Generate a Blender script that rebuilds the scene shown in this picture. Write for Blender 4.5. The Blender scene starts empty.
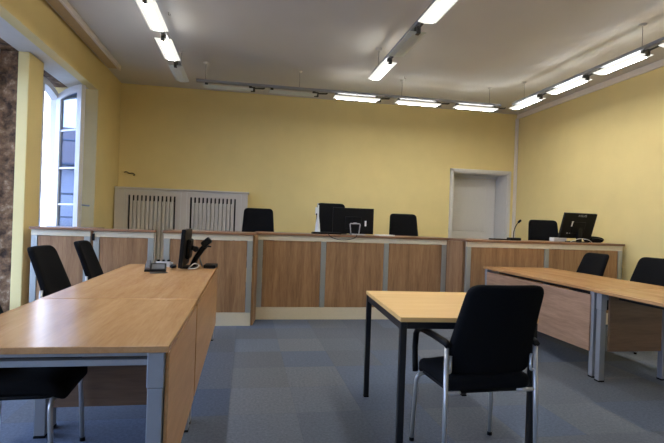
import bpy, bmesh, math, random
from mathutils import Vector, Matrix, Euler
random.seed(7)
SC = bpy.context.scene
COL = SC.collection
PI = math.pi

# ------------------------------------------------------------------ materials
def srgb(r, g, b):
    f = lambda c: (c/255/12.92) if c/255 <= .04045 else ((c/255+.055)/1.055)**2.4
    return (f(r), f(g), f(b), 1)

def newmat(name):
    m = bpy.data.materials.new(name); m.use_nodes = True
    nt = m.node_tree
    return m, nt, nt.nodes['Principled BSDF']

def plain(name, col, rough=.6, metal=0, noise=.06, nscale=30, bump=0, spec=.5):
    m, nt, b = newmat(name)
    b.inputs['Roughness'].default_value = rough
    b.inputs['Metallic'].default_value = metal
    b.inputs['Specular IOR Level'].default_value = spec
    tc = nt.nodes.new('ShaderNodeTexCoord')
    n = nt.nodes.new('ShaderNodeTexNoise'); n.inputs['Scale'].default_value = nscale
    n.inputs['Detail'].default_value = 4
    nt.links.new(tc.outputs['Object'], n.inputs['Vector'])
    r = nt.nodes.new('ShaderNodeValToRGB')
    c = col
    r.color_ramp.elements[0].position = .3; r.color_ramp.elements[1].position = .7
    r.color_ramp.elements[0].color = tuple(x*(1-noise) for x in c[:3])+(1,)
    r.color_ramp.elements[1].color = tuple(min(1, x*(1+noise)) for x in c[:3])+(1,)
    nt.links.new(n.outputs['Fac'], r.inputs['Fac'])
    nt.links.new(r.outputs['Color'], b.inputs['Base Color'])
    if bump:
        bp = nt.nodes.new('ShaderNodeBump'); bp.inputs['Strength'].default_value = bump
        bp.inputs['Distance'].default_value = .004
        nt.links.new(n.outputs['Fac'], bp.inputs['Height'])
        nt.links.new(bp.outputs['Normal'], b.inputs['Normal'])
    return m

def wood(name, c1, c2, axis, rough=.4, grain=1.0, spec=.5):
    """streaky grain running along axis"""
    m, nt, b = newmat(name)
    tc = nt.nodes.new('ShaderNodeTexCoord')
    mp = nt.nodes.new('ShaderNodeMapping')
    s = [9*grain]*3; s['xyz'.index(axis)] = .7*grain
    mp.inputs['Scale'].default_value = s
    nt.links.new(tc.outputs['Object'], mp.inputs['Vector'])
    n = nt.nodes.new('ShaderNodeTexNoise'); n.inputs['Scale'].default_value = 1.6
    n.inputs['Detail'].default_value = 7; n.inputs['Roughness'].default_value = .62
    n.inputs['Distortion'].default_value = .5
    nt.links.new(mp.outputs['Vector'], n.inputs['Vector'])
    n2 = nt.nodes.new('ShaderNodeTexNoise'); n2.inputs['Scale'].default_value = 14
    n2.inputs['Detail'].default_value = 3
    nt.links.new(mp.outputs['Vector'], n2.inputs['Vector'])
    mx = nt.nodes.new('ShaderNodeMix'); mx.data_type = 'FLOAT'
    mx.inputs[0].default_value = .3
    nt.links.new(n.outputs['Fac'], mx.inputs[2]); nt.links.new(n2.outputs['Fac'], mx.inputs[3])
    r = nt.nodes.new('ShaderNodeValToRGB')
    r.color_ramp.elements[0].position = .35; r.color_ramp.elements[1].position = .66
    r.color_ramp.elements[0].color = c1; r.color_ramp.elements[1].color = c2
    nt.links.new(mx.outputs[0], r.inputs['Fac'])
    nt.links.new(r.outputs['Color'], b.inputs['Base Color'])
    b.inputs['Roughness'].default_value = rough
    b.inputs['Specular IOR Level'].default_value = spec
    return m

def emit(name, col, strength):
    m = bpy.data.materials.new(name); m.use_nodes = True
    nt = m.node_tree; nt.nodes.clear()
    e = nt.nodes.new('ShaderNodeEmission'); o = nt.nodes.new('ShaderNodeOutputMaterial')
    e.inputs['Color'].default_value = col; e.inputs['Strength'].default_value = strength
    nt.links.new(e.outputs[0], o.inputs[0])
    return m

def glass_mat(name, fac, tint=(1, 1, 1, 1)):
    m = bpy.data.materials.new(name); m.use_nodes = True
    nt = m.node_tree; nt.nodes.clear()
    t = nt.nodes.new('ShaderNodeBsdfTransparent'); t.inputs['Color'].default_value = tint
    g = nt.nodes.new('ShaderNodeBsdfGlossy'); g.inputs['Roughness'].default_value = .01
    mx = nt.nodes.new('ShaderNodeMixShader'); mx.inputs[0].default_value = fac
    o = nt.nodes.new('ShaderNodeOutputMaterial')
    nt.links.new(t.outputs[0], mx.inputs[1]); nt.links.new(g.outputs[0], mx.inputs[2])
    nt.links.new(mx.outputs[0], o.inputs[0])
    return m

def carpet():
    m, nt, b = newmat('carpet_tiles')
    tc = nt.nodes.new('ShaderNodeTexCoord')
    mp = nt.nodes.new('ShaderNodeMapping')
    mp.inputs['Location'].default_value = (.068/.42, -3.492/.475+20, 0)
    mp.inputs['Scale'].default_value = (1/.42, 1/.475, 1)
    nt.links.new(tc.outputs['Object'], mp.inputs['Vector'])
    fl = nt.nodes.new('ShaderNodeVectorMath'); fl.operation = 'FLOOR'
    nt.links.new(mp.outputs['Vector'], fl.inputs[0])
    sx = nt.nodes.new('ShaderNodeSeparateXYZ'); nt.links.new(fl.outputs[0], sx.inputs[0])
    cx = nt.nodes.new('ShaderNodeCombineXYZ')
    nt.links.new(sx.outputs[0], cx.inputs[0]); nt.links.new(sx.outputs[1], cx.inputs[1])
    wn = nt.nodes.new('ShaderNodeTexWhiteNoise'); wn.noise_dimensions = '2D'
    nt.links.new(cx.outputs[0], wn.inputs['Vector'])
    r = nt.nodes.new('ShaderNodeValToRGB'); cr = r.color_ramp
    cr.elements[0].color = srgb(94, 100, 110); cr.elements[1].color = srgb(111, 115, 122)
    for p, c in ((.35, srgb(103, 108, 116)), (.6, srgb(91, 102, 121)), (.8, srgb(100, 109, 125))):
        e = cr.elements.new(p); e.color = c
    nt.links.new(wn.outputs['Value'], r.inputs['Fac'])
    n = nt.nodes.new('ShaderNodeTexNoise'); n.inputs['Scale'].default_value = 55
    n.inputs['Detail'].default_value = 6; n.inputs['Roughness'].default_value = .8
    nt.links.new(tc.outputs['Object'], n.inputs['Vector'])
    mr = nt.nodes.new('ShaderNodeMapRange'); mr.inputs['From Min'].default_value = .3
    mr.inputs['From Max'].default_value = .7; mr.inputs['To Min'].default_value = .68; mr.inputs['To Max'].default_value = 1.32
    nt.links.new(n.outputs['Fac'], mr.inputs['Value'])
    # seams
    fr = nt.nodes.new('ShaderNodeVectorMath'); fr.operation = 'FRACTION'
    nt.links.new(mp.outputs['Vector'], fr.inputs[0])
    s2 = nt.nodes.new('ShaderNodeSeparateXYZ'); nt.links.new(fr.outputs[0], s2.inputs[0])
    mn = nt.nodes.new('ShaderNodeMath'); mn.operation = 'MINIMUM'
    nt.links.new(s2.outputs[0], mn.inputs[0]); nt.links.new(s2.outputs[1], mn.inputs[1])
    gt = nt.nodes.new('ShaderNodeMapRange'); gt.inputs['From Max'].default_value = .012
    gt.inputs['To Min'].default_value = .82
    nt.links.new(mn.outputs[0], gt.inputs['Value'])
    m1 = nt.nodes.new('ShaderNodeMath'); m1.operation = 'MULTIPLY'
    nt.links.new(mr.outputs[0], m1.inputs[0]); nt.links.new(gt.outputs[0], m1.inputs[1])
    vm = nt.nodes.new('ShaderNodeVectorMath'); vm.operation = 'SCALE'
    nt.links.new(r.outputs['Color'], vm.inputs[0]); nt.links.new(m1.outputs[0], vm.inputs['Scale'])
    nt.links.new(vm.outputs[0], b.inputs['Base Color'])
    b.inputs['Roughness'].default_value = .9; b.inputs['Specular IOR Level'].default_value = .15
    bp = nt.nodes.new('ShaderNodeBump'); bp.inputs['Strength'].default_value = .3; bp.inputs['Distance'].default_value = .004
    nt.links.new(n.outputs['Fac'], bp.inputs['Height']); nt.links.new(bp.outputs['Normal'], b.inputs['Normal'])
    return m

def stone():
    m, nt, b = newmat('exposed_stone')
    tc = nt.nodes.new('ShaderNodeTexCoord')
    n = nt.nodes.new('ShaderNodeTexNoise'); n.inputs['Scale'].default_value = 9; n.inputs['Detail'].default_value = 9
    n.inputs['Roughness'].default_value = .7
    nt.links.new(tc.outputs['Object'], n.inputs['Vector'])
    r = nt.nodes.new('ShaderNodeValToRGB'); cr = r.color_ramp
    cr.elements[0].position = .36; cr.elements[0].color = srgb(58, 42, 30)
    cr.elements[1].position = .74; cr.elements[1].color = srgb(206, 184, 152)
    e = cr.elements.new(.55); e.color = srgb(132, 101, 72)
    nt.links.new(n.outputs['Fac'], r.inputs['Fac']); nt.links.new(r.outputs['Color'], b.inputs['Base Color'])
    b.inputs['Roughness'].default_value = .95
    bp = nt.nodes.new('ShaderNodeBump'); bp.inputs['Strength'].default_value = .9; bp.inputs['Distance'].default_value = .03
    nt.links.new(n.outputs['Fac'], bp.inputs['Height']); nt.links.new(bp.outputs['Normal'], b.inputs['Normal'])
    return m

M = {}
M['yellow'] = plain('yellow_wall_paint', srgb(231, 210, 148), .75, noise=.025, nscale=3, spec=.25)
M['ceil'] = plain('ceiling_paint', srgb(208, 205, 200), .85, noise=.02, nscale=2, spec=.2)
M['white'] = plain('white_paint', srgb(214, 210, 204), .45, noise=.02)
M['plaster'] = plain('white_plaster', srgb(214, 212, 205), .8, noise=.04, nscale=5)
M['duct'] = plain('cable_trunking', srgb(224, 214, 204), .5, noise=.02)
M['duct_brown'] = plain('brown_batten', srgb(186, 164, 128), .6, noise=.05)
M['cover'] = plain('radiator_cover_paint', srgb(206, 198, 188), .45, noise=.02)
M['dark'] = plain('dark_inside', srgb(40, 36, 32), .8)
M['radiator'] = plain('radiator_enamel', srgb(214, 208, 196), .4, noise=.02)
M['carpet'] = carpet()
M['stone'] = stone()
M['beech'] = wood('beech_laminate', srgb(176, 128, 82), srgb(204, 158, 108), 'y', .24, .8)
M['beech_x'] = wood('pale_beech_laminate', srgb(224, 176, 106), srgb(238, 196, 128), 'x', .4, .6)
M['beech_panel'] = wood('beech_laminate_panel', srgb(176, 132, 90), srgb(200, 158, 114), 'y', .4, .8)
M['pinkwood'] = wood('rosy_walnut_laminate', srgb(146, 112, 88), srgb(190, 154, 126), 'y', .42, .9)
M['pinkwood_shaded'] = wood('rosy_walnut_laminate_shaded', srgb(112, 86, 66), srgb(140, 110, 86), 'x', .42, .9)  # darker copy of the rosy walnut, shade under the desks put into it
M['walnut'] = wood('walnut_laminate', srgb(134, 97, 64), srgb(180, 140, 100), 'z', .42, 1.0)
M['edge'] = wood('counter_top_wood', srgb(120, 86, 62), srgb(154, 114, 84), 'x', .38, .8)
M['cream'] = plain('cream_rail', srgb(224, 211, 182), .45, noise=.02)
M['alu'] = plain('grey_aluminium', srgb(178, 180, 174), .38, .55, noise=.02)
M['greymetal'] = plain('grey_powder_coat', srgb(150, 154, 160), .42, .25, noise=.02)
M['chrome'] = plain('chrome_tube', srgb(196, 196, 196), .34, .6, noise=.01)
M['fabric'] = plain('black_fabric', srgb(16, 16, 18), .95, noise=.25, nscale=300, bump=.3, spec=.15)
M['blackplastic'] = plain('black_plastic', srgb(12, 12, 14), .5, noise=.05, spec=.2)
M['blacksteel'] = plain('black_steel', srgb(26, 27, 31), .4, .2, noise=.03)
M['screen'] = plain('screen_glass', srgb(8, 8, 10), .12, noise=.01)
M['silver'] = plain('silver_plastic', srgb(196, 196, 198), .3, .5, noise=.01)
M['paper'] = plain('white_paper', srgb(232, 230, 224), .7, noise=.01)
M['logo'] = plain('light_grey_print', srgb(150, 150, 150), .4, noise=.01)
M['greyplastic'] = plain('grey_plastic', srgb(92, 92, 94), .5, noise=.03)
M['whiteplastic'] = plain('white_plastic', srgb(228, 228, 226), .35, noise=.01)
M['lamp_on'] = emit('lit_diffuser', (1, .96, .86, 1), .42)
M['lamp_hot'] = emit('lit_tube_behind_diffuser', (1, .98, .92, 1), 19)
M['uplight'] = emit('added_uplight_glow', (1, .98, .92, 1), 7)
M['lamp_off'] = plain('unlit_perforated_diffuser', srgb(214, 220, 212), .5, 0, noise=.05, nscale=60)
M['rail'] = plain('grey_rail', srgb(150, 152, 158), .4, .4, noise=.02)
M['bracket'] = plain('dark_bracket', srgb(70, 68, 60), .5, .3)
M['wire'] = plain('steel_wire', srgb(110, 108, 104), .4, .6)
M['glass'] = glass_mat('window_glass', .10)
M['glass_sash'] = glass_mat('reflective_window_glass', .24, (.36, .48, .68, 1))
M['facade'] = plain('pale_facade_render', srgb(226, 226, 238), .8, noise=.04, nscale=2)
M['roofmat'] = plain('roof_slate', srgb(120, 110, 118), .7, noise=.1, nscale=4)
M['steel'] = plain('scaffold_steel', srgb(96, 104, 124), .5, .3)
M['dkwin'] = plain('dark_window_pane', srgb(60, 74, 104), .1, noise=.02)
M['asphalt'] = plain('street_asphalt', srgb(110, 110, 112), .9)

# ------------------------------------------------------------------ mesh helpers
class MB:
    def __init__(s): s.bm = bmesh.new()
    def box(s, x0, x1, y0, y1, z0, z1, bev=0, seg=2, xf=None):
        vs = [s.bm.verts.new((x, y, z)) for x in (x0, x1) for y in (y0, y1) for z in (z0, z1)]
        fs = [(0,1,3,2),(4,6,7,5),(0,4,5,1),(2,3,7,6),(0,2,6,4),(1,5,7,3)]
        faces = [s.bm.faces.new([vs[i] for i in f]) for f in fs]
        if bev:
            es = list({e for f in faces for e in f.edges})
            r = bmesh.ops.bevel(s.bm, geom=es, offset=bev, segments=seg, affect='EDGES', profile=.5)
            vs = list({v for v in r['verts']} | {v for v in vs if v.is_valid})
        if xf is not None: bmesh.ops.transform(s.bm, matrix=xf, verts=[v for v in vs if v.is_valid])
        return s
    def tube(s, pts, r, n=10, smooth_r=0, cap=True):
        P = [Vector(p) for p in pts]
        if smooth_r:
            Q = [P[0]]
            for a, b, c in zip(P, P[1:], P[2:]):
                d1 = (a-b); d2 = (c-b)
                k = min(smooth_r, d1.length*.49, d2.length*.49)
                p0 = b+d1.normalized()*k; p2 = b+d2.normalized()*k
                for i in range(7):
                    t = i/6; Q.append(p0*(1-t)**2+b*2*t*(1-t)+p2*t*t)
            Q.append(P[-1]); P = Q
        rs = r if isinstance(r, (list, tuple)) else [r]*len(P)
        up = None; rings = []
        for i, p in enumerate(P):
            t = (P[min(i+1, len(P)-1)]-P[max(i-1, 0)]).normalized()
            if up is None:
                up = Vector((0, 0, 1)) if abs(t.z) < .9 else Vector((1, 0, 0))
            up = (up-t*up.dot(t)).normalized(); sd = t.cross(up)
            rings.append([s.bm.verts.new(p+(up*math.cos(a)+sd*math.sin(a))*rs[i]) for a in [2*PI*k/n for k in range(n)]])
        for A, B in zip(rings, rings[1:]):
            for k in range(n):
                f = s.bm.faces.new((A[k], A[(k+1) % n], B[(k+1) % n], B[k])); f.smooth = True
        if cap:
            s.bm.faces.new(list(reversed(rings[0]))); s.bm.faces.new(rings[-1])
        return s
    def lathe(s, prof, n=20, o=(0, 0, 0), xf=None):
        rings = []; new = []
        for r, z in prof:
            ring = [s.bm.verts.new((o[0]+r*math.cos(2*PI*k/n), o[1]+r*math.sin(2*PI*k/n), o[2]+z)) for k in range(n)]
            rings.append(ring); new += ring
        for A, B in zip(rings, rings[1:]):
            for k in range(n):
                f = s.bm.faces.new((A[k], A[(k+1) % n], B[(k+1) % n], B[k])); f.smooth = True
        s.bm.faces.new(list(reversed(rings[0]))); s.bm.faces.new(rings[-1])
        if xf is not None: bmesh.ops.transform(s.bm, matrix=xf, verts=new)
        return s
    def prism(s, poly, h0, h1, ax='z'):
        """polygon extruded along ax; poly coords are the two remaining axes in order"""
        def mk(p, h):
            return {'z': (p[0], p[1], h), 'y': (p[0], h, p[1]), 'x': (h, p[0], p[1])}[ax]
        A = [s.bm.verts.new(mk(p, h0)) for p in poly]; B = [s.bm.verts.new(mk(p, h1)) for p in poly]
        s.bm.faces.new(A); s.bm.faces.new(list(reversed(B)))
        n = len(A)
        for k in range(n): s.bm.faces.new((A[k], B[k], B[(k+1) % n], A[(k+1) % n]))
        return s
    def slab(s, outline, t, edge, f):
        """soft-edged cushion: outline [(u,v)], thickness t; f(u,v,w)->xyz"""
        cu = sum(p[0] for p in outline)/len(outline); cv = sum(p[1] for p in outline)/len(outline)
        L = max(abs(p[0]-cu) for p in outline)
        rings = []
        def ring(inset, w, scale=1):
            out = []
            for u, v in outline:
                d = Vector((u-cu, v-cv)); l = d.length
                d = d*((l-inset)/l)*scale
                out.append(s.bm.verts.new(f(cu+d.x, cv+d.y, w)))
            return out
        prof = [(edge*1.0, -t/2, .35), (edge*1.0, -t/2, .7), (edge, -t/2, 1), (edge*.35, -t/2+edge*.25, 1), (0, -t/2+edge*.8, 1),
                (0, t/2-edge*.8, 1), (edge*.35, t/2-edge*.25, 1), (edge, t/2, 1), (edge, t/2, .7), (edge, t/2, .35)]
        rings = [ring(*p) for p in prof]
        n = len(outline)
        for A, B in zip(rings, rings[1:]):
            for k in range(n):
                fc = s.bm.faces.new((A[k], A[(k+1) % n], B[(k+1) % n], B[k])); fc.smooth = True
        for rg, w in ((rings[0], -t/2), (rings[-1], t/2)):
            c = s.bm.verts.new(f(cu, cv, w))
            for k in range(n):
                fc = s.bm.faces.new((rg[k], rg[(k+1) % n], c)); fc.smooth = True
        return s
    def build(s, name, mat, parent=None, xf=None):
        if xf is not None: bmesh.ops.transform(s.bm, matrix=xf, verts=s.bm.verts)
        bmesh.ops.recalc_face_normals(s.bm, faces=s.bm.faces)
        me = bpy.data.meshes.new(name); s.bm.to_mesh(me); s.bm.free()
        me.materials.append(mat)
        o = bpy.data.objects.new(name, me); COL.objects.link(o)
        if parent: o.parent = parent
        return o

def rrect(w, h, r, n=6, wt=None):
    """rounded rectangle/trapezoid outline centred in u, v from 0..h; wt = width at top"""
    wt = wt if wt is not None else w
    c = [(-w/2, 0), (w/2, 0), (wt/2, h), (-wt/2, h)]
    out = []
    for i in range(4):
        p = Vector(c[i]); a = Vector(c[i-1]); b = Vector(c[(i+1) % 4])
        d1 = (a-p).normalized(); d2 = (b-p).normalized()
        for k in range(n):
            t = k/(n-1)
            q = (p+d1*r)*(1-t)**2+p*2*t*(1-t)+(p+d2*r)*t*t
            out.append((q.x, q.y))
    # subdivide long straights
    res = []
    for i in range(len(out)):
        a = Vector(out[i]); b = Vector(out[(i+1) % len(out)])
        res.append((a.x, a.y))
        m = int((b-a).length/.07)
        for k in range(1, m+1):
            q = a.lerp(b, k/(m+1)); res.append((q.x, q.y))
    return res

def tag(o, label=None, cat=None, group=None, kind=None):
    if label: o['label'] = label
    if cat: o['category'] = cat
    if group: o['group'] = group
    if kind: o['kind'] = kind
    return o

def thing(name, label, cat, loc, rz=0, group=None):
    o = bpy.data.objects.new(name, None); COL.objects.link(o)
    o.location = loc; o.rotation_euler = (0, 0, rz); o.empty_display_size = .1
    return tag(o, label, cat, group)

def struct(name, mb, mat, label=None):
    o = mb.build(name, mat); o['kind'] = 'structure'
    if label: o['label'] = label
    return o

def copy_thing(root, loc, rz=0, label=None, group=None):
    r = root.copy(); COL.objects.link(r); r.location = loc; r.rotation_euler = (0, 0, rz)
    if label: r['label'] = label
    if group: r['group'] = group
    for ch in list(root.children):
        c = ch.copy(); COL.objects.link(c); c.parent = r
        for g in list(ch.children):
            d = g.copy(); COL.objects.link(d); d.parent = c
    return r

# ------------------------------------------------------------------ room shell
XL, XR, YB, YF, ZC = -2.04, 4.90, 8.20, -2.2, 3.31
SOF = 2.89
struct('floor', MB().box(-3.0, 5.1, YF-.2, 8.9, -.12, 0), M['carpet'])
struct('ceiling', MB().box(-3.0, 5.1, YF-.2, 8.9, ZC, ZC+.15), M['ceil'])
struct('wall_right', MB().box(XR, XR+.2, YF-.2, 8.9, 0, ZC), M['yellow'])
struct('wall_front', MB().box(-3.0, XR, YF-.2, YF, 0, ZC), M['yellow'])
D0, D1, DT = 3.65, 4.735, 2.20
wb = MB()
wb.box(-3.0, D0, YB, 8.9, 0, ZC); wb.box(D1, XR, YB, 8.9, 0, ZC); wb.box(D0, D1, YB, 8.9, DT, ZC)
wb.box(D0, D1, 8.8, 8.9, 0, DT)
struct('wall_back', wb, M['yellow'])
# platform behind the bench
struct('platform', MB().box(XL, XR, 6.55, YB, 0, .15), M['carpet'])
# left wall: beam over the recess, far solid piece, plastered piers with raw stone behind
wl = MB()
wl.box(-2.16, XL, YF, 7.02, SOF, ZC)
wl.prism([(XL, 7.02), (XL, YB), (-2.60, YB), (-2.60, 7.06), (-2.48, 7.05)], 0, ZC)
PIERS = [(5.58, 5.95), (3.55, 3.95), (1.5, 1.9), (-.55, -.15)]
for a, b in PIERS:
    wl.box(-2.42, -2.31, a, b, 0, SOF, .008)
wl.box(-2.5, -2.31, YF, -2.0, 0, SOF)
struct('wall_left', wl, M['yellow'])
struct('trim_1', MB().box(-2.42, -2.16, YF, 7.02, SOF, SOF+.06), M['plaster'], 'white plaster soffit over the window recess')
def rough_box(x0, x1, y0, y1, z0, z1, amp, step=.06):
    mb = MB(); mb.box(x0, x1, y0, y1, z0, z1)
    n = max(2, int((z1-z0)/step)); 
    for ax, (lo, hi) in enumerate(((x0, x1), (y0, y1), (z0, z1))):
        k = max(2, int((hi-lo)/step))
        for i in range(1, k):
            co = [0, 0, 0]; co[ax] = lo+(hi-lo)*i/k; no = [0, 0, 0]; no[ax] = 1
            bmesh.ops.bisect_plane(mb.bm, geom=mb.bm.verts[:]+mb.bm.edges[:]+mb.bm.faces[:], plane_co=co, plane_no=no)
    rnd = random.Random(5)
    for v in mb.bm.verts:
        v.co += Vector((rnd.uniform(-1, 1)*amp*.9, rnd.uniform(-1, 1)*amp, rnd.uniform(-1, 1)*amp*.3))
    return mb
for i, (a, b) in enumerate(PIERS):
    o = rough_box(-2.615, -2.405, a+.015, b-.015, .0, SOF-.005, .012).build('wall_stone', M['stone']); o['kind'] = 'structure'
    o = MB().box(-2.95, -2.60, a-.01, b+.01, 0, SOF+.1, .01).build('wall_outer_pier', M['plaster']); o['kind'] = 'structure'
o = rough_box(-2.95, -2.42, YF, 7.06, SOF+.005, SOF+.12, .012, .12).build('wall_lintel', M['stone']); o['kind'] = 'structure'
struct('wall_outer_header', MB().box(-2.95, -2.16, YF, 7.09, SOF+.13, ZC), M['plaster'])
struct('wall_parapet', MB().box(-2.75, -2.40, 5.95, 7.06, 0, .86), M['yellow'])
# trunking
struct('trim_2', MB().box(XR-.035, XR, YF, YB, ZC-.085, ZC-.002, .004), M['duct'], 'beige cable trunking along the top of the right wall')
struct('trim_3', MB().box(XR-.062, XR-.004, YB-.03, YB, .15, ZC-.085, .004), M['duct'], 'vertical beige conduit in the back right corner')
t4 = MB(); t4.box(-1.98, -1.85, YF, 7.24, ZC-.05, ZC-.002, .004)
struct('trim_4', t4, M['duct_brown'], 'brown batten at the top of the left wall')
struct('trim_5', MB().box(-1.85, -1.82, YF, 7.27, ZC-.065, ZC-.002, .004), M['duct'], 'pale strip painted in for the lit edge of the brown batten')  # lit edge of the batten, put in as a paler strip
for s_, nm in ((XR-.02, 'baseboard_right'),):
    struct(nm, MB().box(s_, XR, YF, 6.5, 0, .09), M['duct'])

# door in the back wall
dr = thing('door_1', 'white panelled door set deep in the back wall', 'door', (0, 0, 0)); dr['kind'] = 'structure'
fm = MB()
fm.box(D0-.055, D0+.004, YB-.025, YB+.03, .15, DT+.05, .006); fm.box(D1-.004, D1+.045, YB-.025, YB+.03, .15, DT+.05, .006)
fm.box(D0-.055, D1+.045, YB-.025, YB+.03, DT-.004, DT+.05, .006)
fm.box(D0, D0+.02, YB, 8.62, .15, DT); fm.box(D1-.02, D1, YB, 8.62, .15, DT); fm.box(D0, D1, YB, 8.62, DT-.02, DT)
fm.box(D0+.02, D1-.02, 8.57, 8.62, DT-.075, DT-.02)
fm.build('door_frame', M['white'], dr)
lf = MB(); lf.box(D0+.025, D1-.03, 8.60, 8.65, .155, DT-.08, .004)
for z0, z1 in ((.32, .95), (1.12, DT-.22)):
    lf.box(D0+.17, D1-.23, 8.592, 8.62, z0, z1, .012, 2)
lf.build('door_leaf', M['white'], dr)

# ------------------------------------------------------------------ windows
def window(name, x, y0, y1, z0, hinge=None):
    w = thing(name, None, None, (0, 0, 0)); w['kind'] = 'structure'
    N = 14
    def top(y, ins=0):   # shallow arch
        t = (y-(y0+y1)/2)/((y1-y0)/2)
        return 2.86-ins-.13*t*t
    def arch_frame(ya, yb, zb, ins, wd, xa, xb, sill=None):
        mb = MB()
        outer = [(ya+(yb-ya)*i/N, top(ya+(yb-ya)*i/N, ins)) for i in range(N+1)]
        inner = [(ya+wd+(yb-ya-2*wd)*i/N, top(ya+wd+(yb-ya-2*wd)*i/N, ins)-wd) for i in range(N+1)]
        sb = sill or wd
        outer = [(ya, zb)]+outer+[(yb, zb)]; inner = [(ya+wd, zb+sb)]+inner+[(yb-wd, zb+sb)]
        n = len(outer)
        V = [[mb.bm.verts.new((xx, p[0], p[1])) for p in pl] for xx in (xa, xb) for pl in (outer, inner)]
        oa, ia, ob, ib = V
        for k in range(n):
            j = (k+1) % n
            mb.bm.faces.new((oa[k], oa[j], ia[j], ia[k])); mb.bm.faces.new((ob[k], ib[k], ib[j], ob[j]))
            mb.bm.faces.new((oa[k], ob[k], ob[j], oa[j])); mb.bm.faces.new((ia[k], ia[j], ib[j], ib[k]))
        return mb
    fr = arch_frame(y0, y1, z0, 0, .075, x-.05, x+.05)
    fr.build('window_frame', M['white'], w)
    ym = (y0+y1)/2
    def sash(ya, yb, swing, nm):
        wd = .088 if swing[1] else .062; ins = .02 if swing[1] else .055
        zb = z0+.06
        mb = arch_frame(ya, yb, zb, ins, wd, -.028, .028, .09)
        bars = MB()
        for z in (1.315, 1.785, 2.275):
            if z > zb+.1: bars.box(-.014, .014, ya+wd-.005, yb-wd+.005, z-.011, z+.011)
        gl = MB()
        pts = [(ya+wd-.01, zb+.07)]+[(ya+wd-.01+(yb-ya-2*wd+.02)*i/N, top(ya+wd+(yb-ya-2*wd)*i/N, ins)-wd+.01) for i in range(N+1)]+[(yb-wd+.01, zb+.07)]
        gl.prism(pts, -.004, .004, 'x')
        hy = yb if swing[0] == 'far' else ya
        xf = Matrix.Translation((x+.045, hy, 0)) @ Matrix.Rotation(swing[1], 4, 'Z') @ Matrix.Translation((0, -hy, 0))
        s = mb.build(nm, M['white'], w, xf)
        bars.build('glazing_bars', M['white'], s, xf)
        gl.build('pane', M['glass_sash'] if swing[1] else M['glass'], s, xf)
        fy = ya+.03 if swing[0] == 'far' else yb-.03
        if not swing[1]: return
        h = MB(); h.box(.026, .034, fy-.014, fy+.014, 1.24, 1.38, .003)
        h.tube([(.03, fy, 1.31), (.075, fy, 1.31), (.080, fy-.10, 1.305)], .010, 8, .02)
        h.build('window_handle', M['greymetal'], s, xf)
        hg = MB()
        for z in (1.05, 1.7, 2.4):
            hg.tube([(0, hy, z-.05), (0, hy, z+.05)], .012, 8)
        hg.build('hinges', M['greymetal'], s, xf)
    sash(ym-(.055 if hinge else 0), y1-.07, ('far', hinge or 0), 'open_sash' if hinge else 'sash')
    sash(y0+.07, ym-(.05 if hinge else 0), ('near', 0), 'sash')
    return w
window('window_1', -2.54, 5.92, 6.98, .86, hinge=math.radians(52))
window('window_2', -2.72, 3.95, 5.58, .12)
window('window_3', -2.72, 1.9, 3.55, .12)
window('window_4', -2.72, -.15, 1.5, .12)
window('window_5', -2.72, -2.0, -.55, .12)

# ------------------------------------------------------------------ outside
struct('ground_outside', MB().box(-60, -3.2, -30, 40, -3.2, -3.0), M['asphalt'])
hb = thing('building', 'pale building across the street mirrored in the open sash glass', 'building', (-17, 7, -3))
bw = MB(); bw.prism([(-9, 0), (9, 0), (9, 6.0), (-9, 6.0)], 0, -8, 'x'); bw.build('facade', M['facade'], hb)
rf = MB(); rf.prism([(.2, 5.9), (-8.5, 5.9), (-4, 8.2)], -9.4, 9.4, 'y'); rf.build('roof', M['roofmat'], hb)
for fl in range(2):
    for k in range(7):
        yy = -8+k*2.5; z = .9+fl*2.9
        wmb = MB(); wmb.box(0, .06, yy, yy+1.1, z, z+1.7); f_ = wmb.build('window', M['whiteplastic'], hb)
        MB().box(.05, .075, yy+.09, yy+1.01, z+.09, z+1.61).build('pane', M['dkwin'], f_)
sc_ = thing('scaffold', 'steel scaffolding on the facade across the street', 'scaffold', (-15.6, 7, -3))
for k in range(7):
    for dx in (0, -1.0):
        MB().tube([(dx, -7.5+2.5*k, 0), (dx, -7.5+2.5*k, 7.2)], .05, 6).build('pole', M['steel'], sc_)
for z in (2.0, 4.0, 6.0):
    MB().box(-1.0, 0, -7.6, 7.6, z, z+.06).build('deck', M['steel'], sc_)
    MB().tube([(0, -7.6, z+.9), (0, 7.6, z+.9)], .04, 6).build('guard_rail', M['steel'], sc_)
for k in range(0, 6, 2):
    MB().tube([(0, -7.5+2.5*k, 2), (0, -5+2.5*k, 4)], .035, 6).build('brace', M['steel'], sc_)
    MB().tube([(0, -7.5+2.5*k, 6), (0, -5+2.5*k, 4)], .035, 6).build('brace', M['steel'], sc_)

# ------------------------------------------------------------------ radiator and slatted cover
rc = thing('radiator_cover', 'white slatted radiator cover against the back wall below the yellow paint', 'radiator cover', (0, 0, 0))
Y0c, Y1c, ZT = 7.95, YB-.004, 1.64
x0c, x1c = -2.02, .012
MB().box(x0c, x1c+.02, Y0c-.03, Y1c, ZT-.025, ZT, .005).build('top_board', M['cover'], rc)
fr = MB()
OPN = [(-1.82, -1.08), (-.89, -.14)]
xs = [x0c, -1.82, -1.08, -.89, -.14, x1c]
for i in (0, 2, 4): fr.box(xs[i], xs[i+1], Y0c, Y0c+.03, .15, ZT-.025)
for a, b in OPN:
    fr.box(a, b, Y0c, Y0c+.03, 1.52, ZT-.025); fr.box(a, b, Y0c, Y0c+.03, .15, .27)
fr.box(x0c, x0c+.02, Y0c+.03, Y1c, .15, ZT-.025); fr.box(x1c-.02, x1c, Y0c+.03, Y1c, .15, ZT-.025)
fr.build('front_frame', M['cover'], rc)
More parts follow.
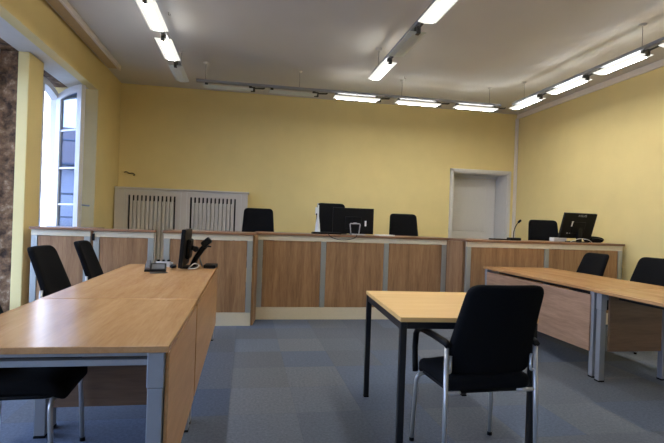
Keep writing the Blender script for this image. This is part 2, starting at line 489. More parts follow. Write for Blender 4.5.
for a, b in OPN:
    n = 12; p = (b-a)/n
    d = MB()
    d.box(a-.055, a-.045, Y0c-.006, Y0c, .2, 1.6); d.box(b+.045, b+.055, Y0c-.006, Y0c, .2, 1.6)
    d.box(a-.055, b+.055, Y0c-.006, Y0c, 1.59, 1.6)
    d.build('door_moulding', M['white'], rc)
    for k in range(1, n+1):
        x = a+p*(k-.28)
        if x > b-.01: x = b-.02
        MB().box(x-p*.29, x+p*.29, Y0c+.008, Y0c+.022, .26, 1.53).build('slat', M['cover'], rc)
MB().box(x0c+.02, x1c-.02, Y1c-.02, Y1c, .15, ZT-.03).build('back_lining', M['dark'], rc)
ra = thing('radiator', 'white radiator behind the slats of the cover', 'radiator', (0, 0, .15))
r_ = MB()
for a, b in ((-1.76, -1.14), (-.83, -.2)):
    n = 10
    for k in range(n):
        x = a+(b-a)*k/n; r_.box(x+.004, x+(b-a)/n-.004, Y0c+.031, Y0c+.11, .08, 1.285, .008, 2)
r_.box(-1.76, -.2, Y0c+.07, Y0c+.11, .12, .16)
r_.build('panel', M['radiator'], ra)
MB().tube([(-.2, Y0c+.09, .14), (-.12, Y0c+.09, .14), (-.12, Y0c+.09, 0)], .012, 8, .03).build('pipe', M['radiator'], ra)
# loose end of cable on the back wall
o = MB().tube([(-1.95, 8.19, 1.885), (-1.91, 8.17, 1.90), (-1.87, 8.18, 1.865), (-1.82, 8.17, 1.88), (-1.78, 8.185, 1.85), (-1.81, 8.195, 1.84)], .006, 6, .02).build('cable_end', M['bracket'])
tag(o, 'short loose end of thin cable curling from the yellow wall above the radiator cover', 'cable')

# ------------------------------------------------------------------ judges' bench
HB = 1.05
def bench_unit(name, label, x0, x1, yf, n, depth=.5, group='wooden bench sections across the room', plw=.148, posts=None, z=HB, skip_left=False):
    t = thing(name, label, 'bench', (x0, yf, 0), 0, group)
    W = x1-x0
    MB().box(-.015, W+.015, -.035, depth, z-.028, z, .004).build('counter_top', M['edge'], t)
    MB().box(0, W, -.012, .02, z-.088, z-.029).build('top_rail', M['cream'], t)
    MB().box(-.0, W, -.008, .03, .0, plw).build('plinth', M['cream'], t)
    pw = .06
    for k in range(n+1):
        c = W*k/n
        a = c-pw/2
        if k == 0: a = 0
        if k == n: a = W-pw
        MB().box(a, a+pw, -.012, .025, plw+.001, z-.089, .003).build('post', M['alu'] if posts is None else posts, t)
    for k in range(n):
        a = W*k/n+(pw if k == 0 else pw/2)+.003; b = W*(k+1)/n-(pw if k == n-1 else pw/2)-.003
        MB().box(a, b, -.004, .02, plw+.002, z-.092, .002).build('front_panel', M['walnut'], t)
    if depth < .1: return t
    for a in (0, W-.022):
        MB().box(a, a+.022, .032, depth-.02, 0, z-.03).build('end_panel', M['walnut'], t)
    MB().box(.024, W-.024, .12, depth+.02, z-.34, z-.312).build('desk_shelf', M['edge'], t)
    return t
YW, YCn = 5.53, 5.88
bench_unit('bench_section', 'short bench section in the window recess at the far left', -2.21, -1.634, YW, 1, .45)
gt_ = bench_unit('bench_gate', 'thin wooden gate leaf of the bench just left of the gap', -1.60, -.985, YW, 1, .05, None)
for z_ in (.30, .92):
    MB().box(-.012, .012, -.03, .03, z_, z_+.075, .004).build('hinge', M['blackplastic'], gt_)
bench_unit('bench_section', 'bench section behind the desk monitor, just right of the gap', -.877, .082, YW, 1, .45)
cb = bench_unit('bench_section', 'long central bench section of three panels behind the small table', .150, 2.56, YCn, 3, .5)
def filler(parent, p, q, z):
    px, py = parent.location.x, parent.location.y
    d = Vector((q[0]-p[0], q[1]-p[1])); nrm = Vector((-d.y, d.x)).normalized()*.012
    poly = [(p[0]-px+nrm.x, p[1]-py+nrm.y), (q[0]-px+nrm.x, q[1]-py+nrm.y), (q[0]-px-nrm.x, q[1]-py-nrm.y), (p[0]-px-nrm.x, p[1]-py-nrm.y)]
    MB().prism(poly, 0.0, z).build('return_panel', M['walnut'], parent)
filler(cb, (.096, YW+.02), (.140, YCn+.02), HB-.03)
filler(cb, (2.575, YCn+.02), (2.645, YW+.035), HB-.03)
rw = bench_unit('bench_section', 'right bench section of two panels running to the right wall', 2.668, 4.84, YW, 2, .5)
def topfill(pts, parent):
    px, py = parent.location.x, parent.location.y
    MB().prism([(x-px, y-py) for x, y in pts], HB-.028, HB-.0005).build('counter_top', M['edge'], parent)
topfill([(2.576, YCn-.035), (2.652, YW-.035), (2.652, YW+.5), (2.576, YCn+.5)], cb)
topfill([(.098, YW-.035), (.134, YCn-.035), (.134, YCn+.5), (.098, YW+.45)], cb)

# ------------------------------------------------------------------ desks
def desk(name, label, x0, x1, y0, y1, group, wood_m, panel=None, panel_z=(.15, .70), legs=None, H=.735, lw=.062, rail=None):
    t = thing(name, label, 'desk', ((x0+x1)/2, (y0+y1)/2, 0), 0, group)
    w = (x1-x0)/2; d = (y1-y0)/2
    MB().box(-w, w, -d, d, H-.025, H, .003).build('desk_top', wood_m, t)
    ins = .016
    for sx in (-1, 1):
        for sy in (-1, 1):
            cx = sx*(w-ins-lw/2); cy = sy*(d-ins-lw/2)
            g = MB().box(cx-lw/2, cx+lw/2, cy-lw/2, cy+lw/2, .575, H-.027, .004).build('leg', M['greymetal'], t)
            h2 = lw/2-.003
            MB().box(cx-h2, cx+h2, cy-h2, cy+h2, 0.012, .574, .004).build('inner_leg', M['greymetal'], g)
            MB().box(cx-h2-.002, cx+h2+.002, cy-h2-.002, cy+h2+.002, 0, .012, .003).build('foot', M['blackplastic'], g)
    lx = w-ins-lw; ly = d-ins-lw
    for sy in (-1, 1):
        cy = sy*(d-ins-lw/2)
        MB().box(-lx, lx, cy-.02, cy+.02, H-.078, H-.055, .003).build('end_rail', M['greymetal'], t)
        MB().box(-lx-.0, lx, cy-.02, cy+.02, H-.043, H-.028, .002).build('end_rail', M['greymetal'], t)
    for sx in (-1, 1):
        cx = sx*(w-ins-lw/2)
        if rail: cx = sx*(w-.19)
        MB().box(cx-.018, cx+.018, -ly, ly, H-.075, H-.04, .003).build('side_rail', rail or M['greymetal'], t)
    if panel:
        for (a, b, c, e, m) in panel:
            MB().box(a, b, c, e, panel_z[0], panel_z[1], .003).build('modesty_panel', m, t)
    return t
gl_ = 'beech desks in the left row'
for (y0, y1, lab) in ((1.837, 2.872, 'near beech desk of the left row with the glossy empty top'),
                      (2.884, 4.93, 'far beech desk of the left row carrying the telephone and monitor')):
    w = .4165; d = (y1-y0)/2
    desk('desk', lab, -1.095, -.262, y0, y1, gl_, M['beech'], [(w-.015, w-.001, -d+.03, d-.004, M['beech_panel'])]+([(-w+.09, w-.09, d-.07, d-.055, M['pinkwood_shaded'])] if y0 < 2 else []), (.16, .70))
gr_ = 'beech desks in the right row'
w = .4365; d = .94
desk('desk', 'far beech desk of the right row with the rosy long front panel', 2.822, 3.695, 3.505, 5.385, gr_, M['beech'],
     [(-w+.006, -w+.024, -d+.05, d-.085, M['pinkwood'])], (.215, .680), lw=.05, rail=M['blacksteel'])
w = .335; d = .6
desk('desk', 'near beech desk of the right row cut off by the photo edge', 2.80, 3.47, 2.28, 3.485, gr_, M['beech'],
     [(-w+.09, w-.09, d-.075, d-.057, M['pinkwood_shaded'])], (.245, .70), lw=.055, rail=M['blacksteel'])

# small black framed table
tb = thing('table', 'small light wood table with thin black legs in the middle', 'table', (1.193, 2.80, 0), math.radians(-3.2))
W, Dp = .375, .465
MB().box(-W, W, -Dp, Dp, .71, .735, .003).build('table_top', M['beech_x'], tb)
ap = MB()
for sy in (-1, 1): ap.box(-W+.036, W-.036, sy*(Dp-.022)-.012, sy*(Dp-.022)+.012, .674, .708)
for sx in (-1, 1): ap.box(sx*(W-.022)-.012, sx*(W-.022)+.012, -Dp+.036, Dp-.036, .665, .708)
ap.build('frame', M['blacksteel'], tb)
for sx in (-1, 1):
    for sy in (-1, 1):
        cx, cy = sx*(W-.02), sy*(Dp-.02)
        g = MB().box(cx-.017, cx+.017, cy-.017, cy+.017, .012, .709, .004).build('leg', M['blacksteel'], tb)
        MB().box(cx-.018, cx+.018, cy-.018, cy+.018, 0, .012, .003).build('foot_cap', M['blackplastic'], g)

# ------------------------------------------------------------------ visitor chairs (seat faces +Y, origin on the floor)
def make_visitor(label, loc, rz, group):
    t = thing('visitor_chair', label, 'chair', loc, rz, group)
    # seat
    def fs(u, v, w):
        dip = .012*(1-(u/.23)**2)
        roll = -.045*max(0, (v-.33)/.1)**2
        return (u, v-.215, .44+w+dip*(1 if w > 0 else .2)+roll)
    MB().slab(rrect(.455, .43, .06, wt=.44), .068, .022, fs).build('seat', M['fabric'], t)
    MB().slab(rrect(.42, .36, .05), .018, .006, lambda u, v, w: (u, v-.185, .397+w)).build('seat_shell', M['blackplastic'], t)
    # backrest
    def fb(u, v, w):
        y = -.172-.30*v-.10*v*v+.03*(u/.22)**2
        z = .478+v*.955
        return (u, y+w, z)
    MB().slab(rrect(.475, .485, .055, wt=.39), .05, .018, fb).build('backrest', M['fabric'], t)
    for s in (-1, 1):
        x = s*.243
        g = MB().tube([(x+s*.008, -.225, .006), (x, -.200, .63)], .0115, 12).build('leg', M['chrome'], t)
        MB().lathe([(.014, 0), (.014, .012), (.0125, .02)], 12, (x+s*.008, -.225, 0)).build('glide', M['blackplastic'], g)
        g = MB().tube([(s*.10, .165, .382), (x-s*.01, .165, .382), (x, .185, .006)], .0115, 12, .045).build('leg', M['chrome'], t)
        MB().lathe([(.014, 0), (.014, .012), (.0125, .02)], 12, (x, .185, 0)).build('glide', M['blackplastic'], g)
        MB().tube([(x, -.207, .50), (x-s*.022, -.20, .50), (x-s*.022, -.20, .58)], .008, 8, .01).build('back_bracket', M['chrome'], t)
        # arm: pad forward then down to the seat side
        mb = MB()
        sec = [(x, -.215, .630), (x, -.19, .642), (x, -.05, .648), (x, .07, .648), (x, .14, .638), (x, .172, .605), (x, .180, .53), (x, .172, .45), (x, .165, .395)]
        rw_ = [.014, .017, .017, .017, .016, .015, .014, .014, .014]
        mb.tube(sec, rw_, 10)
        for v in mb.bm.verts: v.co.x = x+(v.co.x-x)*1.15
        mb.build('armrest', M['blackplastic'], t)
    for k in (-1, 1):
        cr = MB(); cr.tube([(k*.243, -.207, .402), (k*.17, -.207, .402), (k*.16, -.17, .392), (k*.16, .165, .382)], .010, 10, .03)
        cr.build('seat_frame', M['chrome'], t)
    return t
def drop_arms(r):
    for c in list(r.children):
        if c.name.startswith('armrest'): bpy.data.objects.remove(c)
ch = make_visitor('black armchair on chrome legs pushed up to the small middle table', (1.207, 2.405, 0), math.radians(3), 'black visitor chairs')
drop_arms(copy_thing(ch, (-.99, 2.50, 0), -PI/2+math.radians(3), 'black chair half under the near left desk, only seat and chrome legs showing'))
drop_arms(copy_thing(ch, (-1.25, 4.08, 0), -PI/2+math.radians(-2), 'nearer of the two black chairs facing the left desks, beside the yellow pier'))
drop_arms(copy_thing(ch, (-1.23, 4.99, 0), -PI/2+math.radians(2), 'farther of the two black chairs facing the left desks, nearest the bench'))
drop_arms(copy_thing(ch, (3.84, 5.14, 0), PI/2+math.radians(-2), 'black chair at the far right desk, right below the bench monitor'))
drop_arms(copy_thing(ch, (4.02, 4.44, 0), PI/2+math.radians(4), 'black chair at the right desks cut off by the right photo edge'))

# swivel chairs behind the bench (face -Y), origin on the platform
def make_swivel(label, loc, rz, group, up=0):
    t = thing('swivel_chair', label, 'chair', loc, rz, group)
    def fb(u, v, w): return (u, .21+.16*v-.03*(u/.2)**2+w, .52+up+v*.98)
    MB().slab(rrect(.50, .71, .06, wt=.41), .055, .02, fb).build('backrest', M['fabric'], t)
    MB().slab(rrect(.48, .46, .08), .08, .025, lambda u, v, w: (u, v-.26, .45+up+w)).build('seat', M['fabric'], t)
    MB().tube([(0, 0, .40+up), (0, .20, .39+up), (0, .265, .50+up), (0, .30, .72+up)], .02, 8, .06).build('back_bar', M['blackplastic'], t)
    MB().lathe([(.03, .10), (.03, .25), (.02, .26), (.02, .41+up)], 14).build('gas_column', M['blacksteel'], t)
    b = MB()
    for k in range(5):
        a = 2*PI*k/5+.3; b.tube([(0, 0, .12), (.27*math.cos(a), .27*math.sin(a), .075)], [.028, .016], 8)
    b.build('star_base', M['blackplastic'], t)
    for k in range(5):
        a = 2*PI*k/5+.3
        MB().lathe([(.01, -.022), (.028, -.018), (.028, .018), (.01, .022)], 14,
                   xf=Matrix.Translation((.27*math.cos(a), .27*math.sin(a), .029)) @ Matrix.Rotation(a+PI/2, 4, 'Z') @ Matrix.Rotation(PI/2, 4, 'X')).build('caster', M['blackplastic'], t)
    return t
gs = 'black swivel chairs behind the bench'
s1 = make_swivel('black chair behind the bench, beside the radiator cover', (.17, 6.72, .15), math.radians(0), gs)
make_swivel('black chair behind the central bench monitor, its back rising highest', (1.225, 6.72, .15), 0, gs, .115)
copy_thing(s1, (2.34, 6.72, .15), 0, 'black chair behind the central bench, between monitor and door')
make_swivel('black chair behind the right bench section, between microphone and monitor', (4.31, 6.27, .0), math.radians(-12), gs, .13)

# ------------------------------------------------------------------ ceiling lights
ZL = 2.985
def lamp(lit, label, group, loc, rz):
    t = thing('pendant_light', label, 'lamp', loc, rz, group)
    L, W = .66, .165
    m = M['lamp_on'] if lit else M['lamp_off']
    p = MB()
    p.prism([(-W/2, .006), (-W/2, .002), (-W*.18, -.010), (W*.18, -.010), (W/2, .002), (W/2, .006)], -L/2, L/2, 'y')
    p.build('diffuser', m, t)
    MB().box(-.042, .042, -L*.44, L*.44, -.0125, -.0095).build('tube_glow' if lit else 'diffuser_ridge', M['lamp_hot'] if lit else M['lamp_off'], t)
    MB().box(-.050, .050, -L/2+.02, L/2-.02, .0065, .011).build('housing', M['lamp_off'], t)
    MB().box(-.022, .022, L/2-.055, L/2-.015, .010, .053, .003).build('bracket', M['bracket'], t)
    b = MB(); b.box(-.022, .022, -L/2+.015, -L/2+.055, .010, .053, .003)
    b.box(-.016, .016, -L/2-.03, -L/2+.03, -.02, .045, .003)
    b.build('bracket', M['bracket'], t)
    if lit:
        for k in (-1, 1): MB().box(k*.034-.010, k*.034+.010, -L*.42, L*.42, .0113, .0135).build('added_uplight', M['uplight'], t)  # unseen glowing strips added above the housing to brighten the ceiling
    b = MB(); b.tube([(0, -L/2-.03, .03), (0, -L/2-.14, .035), (0, -L/2-.16, .045)], .011, 6); b.build('connector_cable', M['bracket'], t)
    return t
def track(label, p0, p1, roses, group):
    c = (Vector(p0)+Vector(p1))/2; d = Vector(p1)-Vector(p0); L = d.length
    rz = math.atan2(d.y, d.x)-PI/2
    t = thing('suspension_rail', label, 'light rail', (c.x, c.y, ZL+.054), rz, group)
    MB().box(-.035, .035, -L/2, L/2, 0, .035, .003).build('rail', M['rail'], t)
    for k in roses:
        y = -L/2+k
        g = MB().tube([(0, y, .035), (0, y, ZC-ZL-.054-.01)], .0028, 6).build('hanging_wire', M['wire'], t)
        MB().lathe([(.012, -.022), (.032, -.012), (.036, 0)], 16, (0, y, ZC-ZL-.054)).build('ceiling_rose', M['white'], g)
    return t
gt = 'grey rails hung below the ceiling'
track('grey rail of the left light row, hung lengthwise', (-.885, 1.6), (-.885, 6.62), (5.0-.12-.1, 2.4, .2), gt)
track('grey rail of the middle light row, hung lengthwise', (1.50, 1.2), (1.50, 5.80), (4.42, 2.2, .2), gt)
track('grey rail of the light row along the right wall', (3.87, 1.4), (3.87, 6.62), (4.95, 2.85, .6), gt)
track('grey rail of the light row across the back', (-.73, 6.76), (3.73, 6.76), (4.28, 2.9, 1.4, .12), gt)
gll = 'lit light panels'; glo = 'unlit light panels'
l0 = None
def put(lit, label, x, y, rz):
    lamp(lit, label, gll if lit else glo, (x, y, ZL), rz)
for y, lit, lab in ((6.26, 0, 'unlit grey panel at the far end of the left light row'),
                    (5.40, 1, 'lit panel second from the far end of the left light row'),
                    (4.53, 1, 'lit panel of the left light row touching the top photo edge')):
    put(lit, lab, -.885, y, 0)
for y, lit, lab in ((5.46, 1, 'lit panel at the far end of the middle light row'),
                    (4.58, 0, 'unlit grey panel between two lit ones in the middle light row'),
                    (3.70, 1, 'lit panel of the middle light row touching the top photo edge')):
    put(lit, lab, 1.50, y, 0)
for y, lab in ((6.28, 'lit panel at the far end of the right light row'), (5.38, 'lit panel second from the far end of the right light row'),
               (4.52, 'lit panel third from the far end of the right light row'), (3.64, 'lit panel of the right light row cut by the photo edge')):
    put(1, lab, 3.87, y, 0)
for x, lit, lab in ((-.30, 0, 'unlit panel at the left end of the back light row'), (.585, 0, 'unlit panel second from the left in the back light row'),
                    (1.50, 1, 'leftmost lit panel of the back light row'), (2.42, 1, 'middle lit panel of the back light row'),
                    (3.33, 1, 'rightmost lit panel of the back light row')):
    put(lit, lab, x, 6.76, PI/2)
# further lit panels of the same rows beyond the frame
for x, y, lab in ((-.885, 3.66, 'lit panel of the left light row outside the photo, second from the viewer'),
                  (-.885, 2.79, 'lit panel of the left light row outside the photo, nearest the viewer'),
                  (1.50, 2.82, 'lit panel of the middle light row outside the photo, second from the viewer'),
                  (1.50, 1.94, 'lit panel of the middle light row outside the photo, nearest the viewer'),
                  (3.87, 2.76, 'lit panel of the right light row outside the photo, next to the cut one'),
                  (3.87, 1.88, 'lit panel of the right light row outside the photo, nearest the viewer')):
    put(1, lab, x, y, 0)
for x, y, nm in ((2.145, 6.573, 'small dark hook in the ceiling before the back light row'), (-.86, 5.2, 'small dark hook in the ceiling beside the left light row')):
    o = MB().tube([(x, y, ZC), (x, y, ZC-.03), (x+.015, y, ZC-.035), (x+.015, y, ZC-.02)], .004, 6).build('ceiling_hook', M['bracket'])
    tag(o, nm, 'hook', 'hooks in the ceiling')

# ------------------------------------------------------------------ things on the left desk
TZ = .735
ph = thing('telephone', 'grey and black desk telephone near the left edge of the far left desk', 'telephone', (-.755, 4.36, TZ), math.radians(8)); ph.scale = (.82, 1, .9)
MB().prism([(-.10, 0), (.10, 0), (.10, .06), (.06, .064), (-.10, .016)], -.105, .105, 'x').build('base', M['blackplastic'], ph, Matrix.Rotation(0, 4, 'Z'))
k_ = MB(); k_.box(-.035, .09, -.085, .035, 0, .006, .002, xf=Matrix.Translation((0, 0, .0455)) @ Matrix.Rotation(math.atan2(.048, .16), 4, 'X')); k_.build('key_plate', M['greyplastic'], ph)
hs = MB(); hs.box(-.095, -.05, -.10, .085, 0, .028, .010, 3, xf=Matrix.Translation((0, 0, .046)) @ Matrix.Rotation(math.atan2(.048, .16), 4, 'X')); hs.build('handset', M['greyplastic'], ph)
sb = thing('socket_block', 'white block with three dark tops standing behind the desk telephone', 'socket block', (-.745, 4.70, TZ), 0)
MB().box(-.065, .065, -.025, .025, 0, .05, .006).build('body', M['whiteplastic'], sb)
for k in (-1, 0, 1):
    MB().box(k*.045-.012, k*.045+.012, -.016, .016, .0505, .066, .004).build('plug', M['blackplastic'], sb)
ms = thing('mouse', 'small black computer mouse between telephone and edge-on monitor', 'mouse', (-.645, 4.60, TZ), .3)
MB().slab([(.03*math.cos(a), .05*math.sin(a)) for a in [2*PI*k/20 for k in range(20)]], .03, .012, lambda u, v, w: (u, v, .017+w-(.008*(v/.05)**2 if w > 0 else 0))).build('shell', M['blackplastic'], ms)
MB().box(-.004, .004, .015, .03, .028, .034, .002).build('wheel', M['greyplastic'], ms)
cp = MB(); cp.lathe([(.020, 0), (.023, .04), (.021, .041), (.018, .006)], 16, (0, 0, 0)); o = cp.build('cup', M['whiteplastic']); o.location = (-.685, 4.72, TZ)
tag(o, 'tiny white cup left of the black mouse', 'cup')
o = MB().tube([(-.07, 0, .006), (.05, .03, .006), (.07, .035, .005)], [.006, .006, .002], 8).build('pen', M['bracket']); o.location = (-.69, 4.13, TZ)
tag(o, 'dark pen lying in front of the desk telephone', 'pen')
mo = thing('desk_monitor', 'black monitor seen edge-on on the far left desk, held by a slanted arm', 'monitor', (-.50, 4.66, TZ), 0)
tilt = Matrix.Translation((-.055, 0, .0)) @ Matrix.Rotation(math.radians(4), 4, 'Y')
mb = MB(); mb.box(-.022, .012, -.27, .27, .02, .36, .005, xf=tilt); hsg = mb.build('screen_housing', M['blackplastic'], mo)
mb = MB(); mb.box(-.024, -.0222, -.255, .255, .035, .345, xf=tilt); mb.build('screen', M['screen'], hsg)
mb = MB(); mb.box(.0125, .05, -.12, .12, .09, .27, .012, xf=tilt); mb.build('rear_bulge', M['blackplastic'], hsg)
mb = MB(); mb.tube([(-.0, 0, .19), (.045, 0, .175)], .022, 12); mb.tube([(.045, -.03, .175), (.045, .03, .175)], .026, 12); mb.build('hinge', M['blackplastic'], mo)
mb = MB(); mb.tube([(.02, 0, .012), (.05, 0, .09), (.10, 0, .17), (.14, 0, .22)], [.03, .024, .026, .026], 10); mb.build('arm', M['blackplastic'], mo)
mb = MB(); mb.box(-.04, .055, -.045, .045, -.032, .032, .014, xf=Matrix.Translation((.135, 0, .235)) @ Matrix.Rotation(math.radians(-42), 4, 'Y')); hh = mb.build('arm_head', M['blackplastic'], mo)
mb = MB(); mb.tube([(.145, 0, .205), (.185, 0, .20)], [.012, .006], 8); mb.build('head_knob', M['blackplastic'], hh)
mb = MB(); mb.tube([(.085, 0, .19), (.08, 0, .09), (.11, 0, .012)], .007, 8, .03); mb.build('arm_cable', M['greyplastic'], mo)
mb = MB(); mb.box(-.08, .06, -.11, .11, 0, .014, .005); mb.build('base', M['blackplastic'], mo)
mb = MB(); mb.tube([(.0, -.12, .006), (.04, -.06, .05), (.09, -.04, .03), (.07, -.1, .006), (.0, -.16, .006)], .006, 6, .04); mb.build('cable', M['silver'], mo)
bx = thing('docking_box', 'flat black box at the right edge of the far left desk', 'box', (-.315, 4.68, TZ), math.radians(-4))
MB().box(-.055, .055, -.09, .09, .004, .034, .006).build('case', M['blackplastic'], bx)
MB().box(-.045, .045, -.08, .08, 0, .004).build('base', M['greyplastic'], bx)

# ------------------------------------------------------------------ things on the central bench
yb = 6.10
st = thing('white_column', 'slim white upright device on the central bench, left of the monitor', 'column device', (.91, yb+.06, HB), 0)
MB().lathe([(.036, 0), (.036, .02), (.027, .12), (.013, .22), (.011, .36), (.009, .37)], 16).build('shaft', M['whiteplastic'], st)
MB().box(-.036, -.010, -.015, .015, .24, .34, .008).build('head', M['whiteplastic'], st)
MB().lathe([(.010, 0), (.010, .008)], 12, xf=Matrix.Translation((-.023, -.014, .25)) @ Matrix.Rotation(PI/2, 4, 'X')).build('lens', M['blackplastic'], st)
MB().tube([(-.006, 0, .36), (-.006, 0, .395)], .006, 8).build('tip', M['silver'], st)
kb = thing('keyboard', 'flat black keyboard on the central bench in front of the white device', 'keyboard', (.99, yb-.07, HB), math.radians(3))
MB().box(-.17, .20, -.06, .06, 0, .018, .004).build('case', M['blackplastic'], kb)
MB().box(-.16, .19, -.05, .05, .0185, .026, .003).build('keys', M['blackplastic'], kb)
def monitor(label, loc, rz, w, h, z0, tiltdeg):
    t = thing('bench_monitor', label, 'monitor', loc, rz, 'monitors seen from behind on the bench')
    tl = Matrix.Translation((0, 0, z0)) @ Matrix.Rotation(math.radians(tiltdeg), 4, 'X')
    hsg = MB().box(-w/2, w/2, -.018, .018, 0, h, .006, xf=tl).build('screen_housing', M['blackplastic'], t)
    MB().box(-w/2+.012, w/2-.012, .0182, .0195, .015, h-.012, xf=tl).build('screen', M['screen'], hsg)
    MB().box(-w*.20, w*.20, -.028, -.017, h*.2, h*.66, .008, xf=tl).build('rear_bulge', M['blackplastic'], hsg)
    return t, tl
m1, tl = monitor('large black monitor seen from behind on the central bench', (1.375, yb+.05, HB), math.radians(-4), .535, .335, .012, 0)
mb = MB(); mb.tube([(-.035, -.062, .012), (-.05, -.062, .145), (.085, -.062, .145), (.07, -.062, .012)], .0065, 8, .02); mb.box(-.005, .04, -.068, -.056, .14, .158, .003)
mb.build('stand_loop', M['silver'], m1)
MB().box(-.03, .15, -.14, .10, 0, .012, .004).build('stand_base', M['silver'], m1)
mb = MB(); mb.box(-.03, .065, -.058, -.035, .02, .13, .006); mb.build('stand_hinge', M['blackplastic'], m1)
MB().box(.15, .172, -.0195, -.0178, .115, .185, xf=Matrix.Translation((0, 0, 0))).build('sticker', M['paper'], m1)
o = MB().tube([(1.0, YCn+.02, HB+.006), (1.0, YCn-.045, HB+.004), (1.03, YCn-.046, HB-.03), (1.12, YCn-.05, HB-.06), (1.24, YCn-.05, HB-.06), (1.34, YCn-.046, HB-.03), (1.36, YCn-.045, HB+.004), (1.38, YCn+.08, HB+.006)], .004, 6, .05).build('cable', M['blackplastic'])
tag(o, 'thin dark cable looping over the central bench edge below the monitor', 'cable')
pp = thing('paper_stack', 'white papers lying right of the central bench monitor', 'paper', (1.79, yb, HB), .1)
MB().box(-.11, .11, -.09, .09, 0, .014).build('sheets', M['paper'], pp)

# ------------------------------------------------------------------ things on the right bench
yr = 5.72
mc = thing('microphone', 'black gooseneck microphone on the right bench section', 'microphone', (3.40, yr-.02, HB), 0)
MB().slab(rrect(.15, .13, .03), .036, .012, lambda u, v, w: (u, v-.065, .018+w)).build('base', M['blackplastic'], mc)
MB().tube([(-.01, 0, .034), (-.005, 0, .12), (.02, 0, .19), (.055, 0, .235)], .0055, 8, .05).build('gooseneck', M['blackplastic'], mc)
MB().lathe([(.008, 0), (.015, .01), (.015, .045), (.008, .055)], 12, xf=Matrix.Translation((.05, 0, .23)) @ Matrix.Rotation(math.radians(48), 4, 'Y')).build('capsule', M['blackplastic'], mc)
fl = thing('folder', 'flat black folder on the bench left of the microphone', 'folder', (3.22, yr+.04, HB), 0)
MB().box(-.085, .085, -.10, .10, 0, .016, .003).build('cover', M['blackplastic'], fl)
m2, tl = monitor('black monitor with light lettering seen from behind on the right bench', (4.325, yr+.06, HB), math.radians(8), .53, .345, .055, 17)
MB().box(-.035, .035, -.07, -.03, .005, .24, .008, xf=Matrix.Translation((.03, .0, 0))).build('stand_neck', M['blackplastic'], m2)
MB().box(-.08, .13, -.12, .08, 0, .012, .004).build('stand_base', M['blackplastic'], m2)
MB().box(-.125, -.10, -.0195, -.0178, .165, .235, xf=tl).build('sticker', M['paper'], m2)
MB().box(-.17, -.15, -.0195, -.0178, .062, .08, xf=tl).build('sticker', M['logo'], m2)
MB().box(-.13, -.11, -.0195, -.0178, .066, .076, xf=tl).build('sticker', M['logo'], m2)
# lettering as thin strokes
def strokes(word, h, w, gap, th):
    G = {'A': [((0, 0), (.5, 1)), ((.5, 1), (1, 0)), ((.25, .4), (.9, .4))],
         'S': [((1, 1), (0, 1)), ((0, 1), (0, .52)), ((0, .52), (1, .52)), ((1, .52), (1, 0)), ((1, 0), (0, 0))],
         'U': [((0, 1), (0, 0)), ((0, 0), (1, 0)), ((1, 0), (1, 1))]}
    mb = MB(); x = 0
    for c in word:
        for a, b in G[c]:
            mb.tube([(x+a[0]*w, 0, a[1]*h), (x+b[0]*w, 0, b[1]*h)], th, 6)
        x += w+gap
    return mb
lw_ = strokes('ASUS', .024, .026, .010, .0028)
lw_.build('lettering', M['logo'], m2, tl @ Matrix.Translation((-.045, -.0185, .302)))
mb = MB(); mb.tube([(-.16, -.10, .006), (-.05, -.12, .05), (.04, -.11, .05), (.12, -.12, .04), (.2, -.10, .006)], .004, 6, .06); mb.build('cable', M['whiteplastic'], m2)
wbx = thing('white_box', 'low white box under the right bench monitor', 'box', (4.185, yr+.2, HB), math.radians(5))
MB().box(-.10, .10, -.05, .05, 0, .05, .006).build('carton', M['whiteplastic'], wbx)
tp = thing('bag', 'small dark soft pouch on the bench right of the monitor', 'pouch', (4.71, yr+.18, HB), 0)
MB().slab(rrect(.24, .16, .05), .085, .04, lambda u, v, w: (u, v-.08, .0425+w*(1-.5*max(0, (u-.0)/.12)*(1 if w > 0 else 0)))).build('body', M['fabric'], tp)
MB().tube([(-.08, -.082, .05), (.0, -.09, .062), (.08, -.082, .04)], .003, 6).build('zip', M['bracket'], tp)

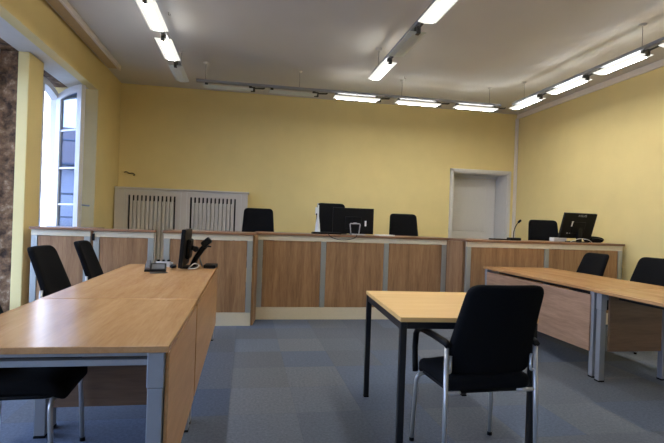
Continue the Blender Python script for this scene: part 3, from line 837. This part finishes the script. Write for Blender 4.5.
# ------------------------------------------------------------------ daylight
w = bpy.data.worlds.new('sky'); SC.world = w; w.use_nodes = True
nt = w.node_tree
bg = nt.nodes['Background']
tc = nt.nodes.new('ShaderNodeTexCoord')
n = nt.nodes.new('ShaderNodeTexNoise'); n.inputs['Scale'].default_value = 3.0; n.inputs['Detail'].default_value = 5
nt.links.new(tc.outputs['Generated'], n.inputs['Vector'])
r = nt.nodes.new('ShaderNodeValToRGB')
r.color_ramp.elements[0].position = .52; r.color_ramp.elements[1].position = .78
r.color_ramp.elements[0].color = (.40, .58, 1.0, 1); r.color_ramp.elements[1].color = (.84, .88, 1.0, 1)
nt.links.new(n.outputs['Fac'], r.inputs['Fac'])
nt.links.new(r.outputs['Color'], bg.inputs['Color'])
bg.inputs['Strength'].default_value = 4.2

def portal(x, y0, y1, z0, z1):
    l = bpy.data.lights.new('daylight', 'AREA'); l.shape = 'RECTANGLE'; l.size = z1-z0; l.size_y = y1-y0
    l.cycles.is_portal = True
    o = bpy.data.objects.new('daylight', l); COL.objects.link(o)
    o.location = (x, (y0+y1)/2, (z0+z1)/2); o.rotation_euler = (0, -PI/2, 0)
for a, b, z in ((5.92, 6.98, .86), (3.95, 5.58, .12), (1.9, 3.55, .12), (-.15, 1.5, .12), (-2.0, -.55, .12)):
    portal(-2.97, a, b, z, 2.87)

# ------------------------------------------------------------------ camera
yaw, pitch, roll = map(math.radians, (10.09, .02, 2.0))
f = Vector((math.sin(yaw)*math.cos(pitch), math.cos(yaw)*math.cos(pitch), math.sin(pitch)))
rt = Vector((math.cos(yaw), -math.sin(yaw), 0)); up = rt.cross(f)
c, s = math.cos(roll), math.sin(roll)
r2 = rt*c+up*s; u2 = up*c-rt*s
cam = bpy.data.cameras.new('camera'); co = bpy.data.objects.new('camera', cam); COL.objects.link(co)
mt = Matrix((r2, u2, -f)).transposed().to_4x4(); mt.translation = (0, 0, 1.21)
co.matrix_world = mt
cam.sensor_width = 36; cam.lens = 482/664*36; cam.clip_start = .05
SC.camera = co
SC.view_settings.view_transform = 'Standard'; SC.view_settings.look = 'None'
SC.view_settings.gamma = 1; SC.view_settings.exposure = 1.4
SC.view_settings.use_curve_mapping = False
SC.cycles.use_denoising = True
SC.cycles.max_bounces = 10; SC.cycles.diffuse_bounces = 6; SC.cycles.transparent_max_bounces = 16
SC.cycles.sample_clamp_indirect = 6
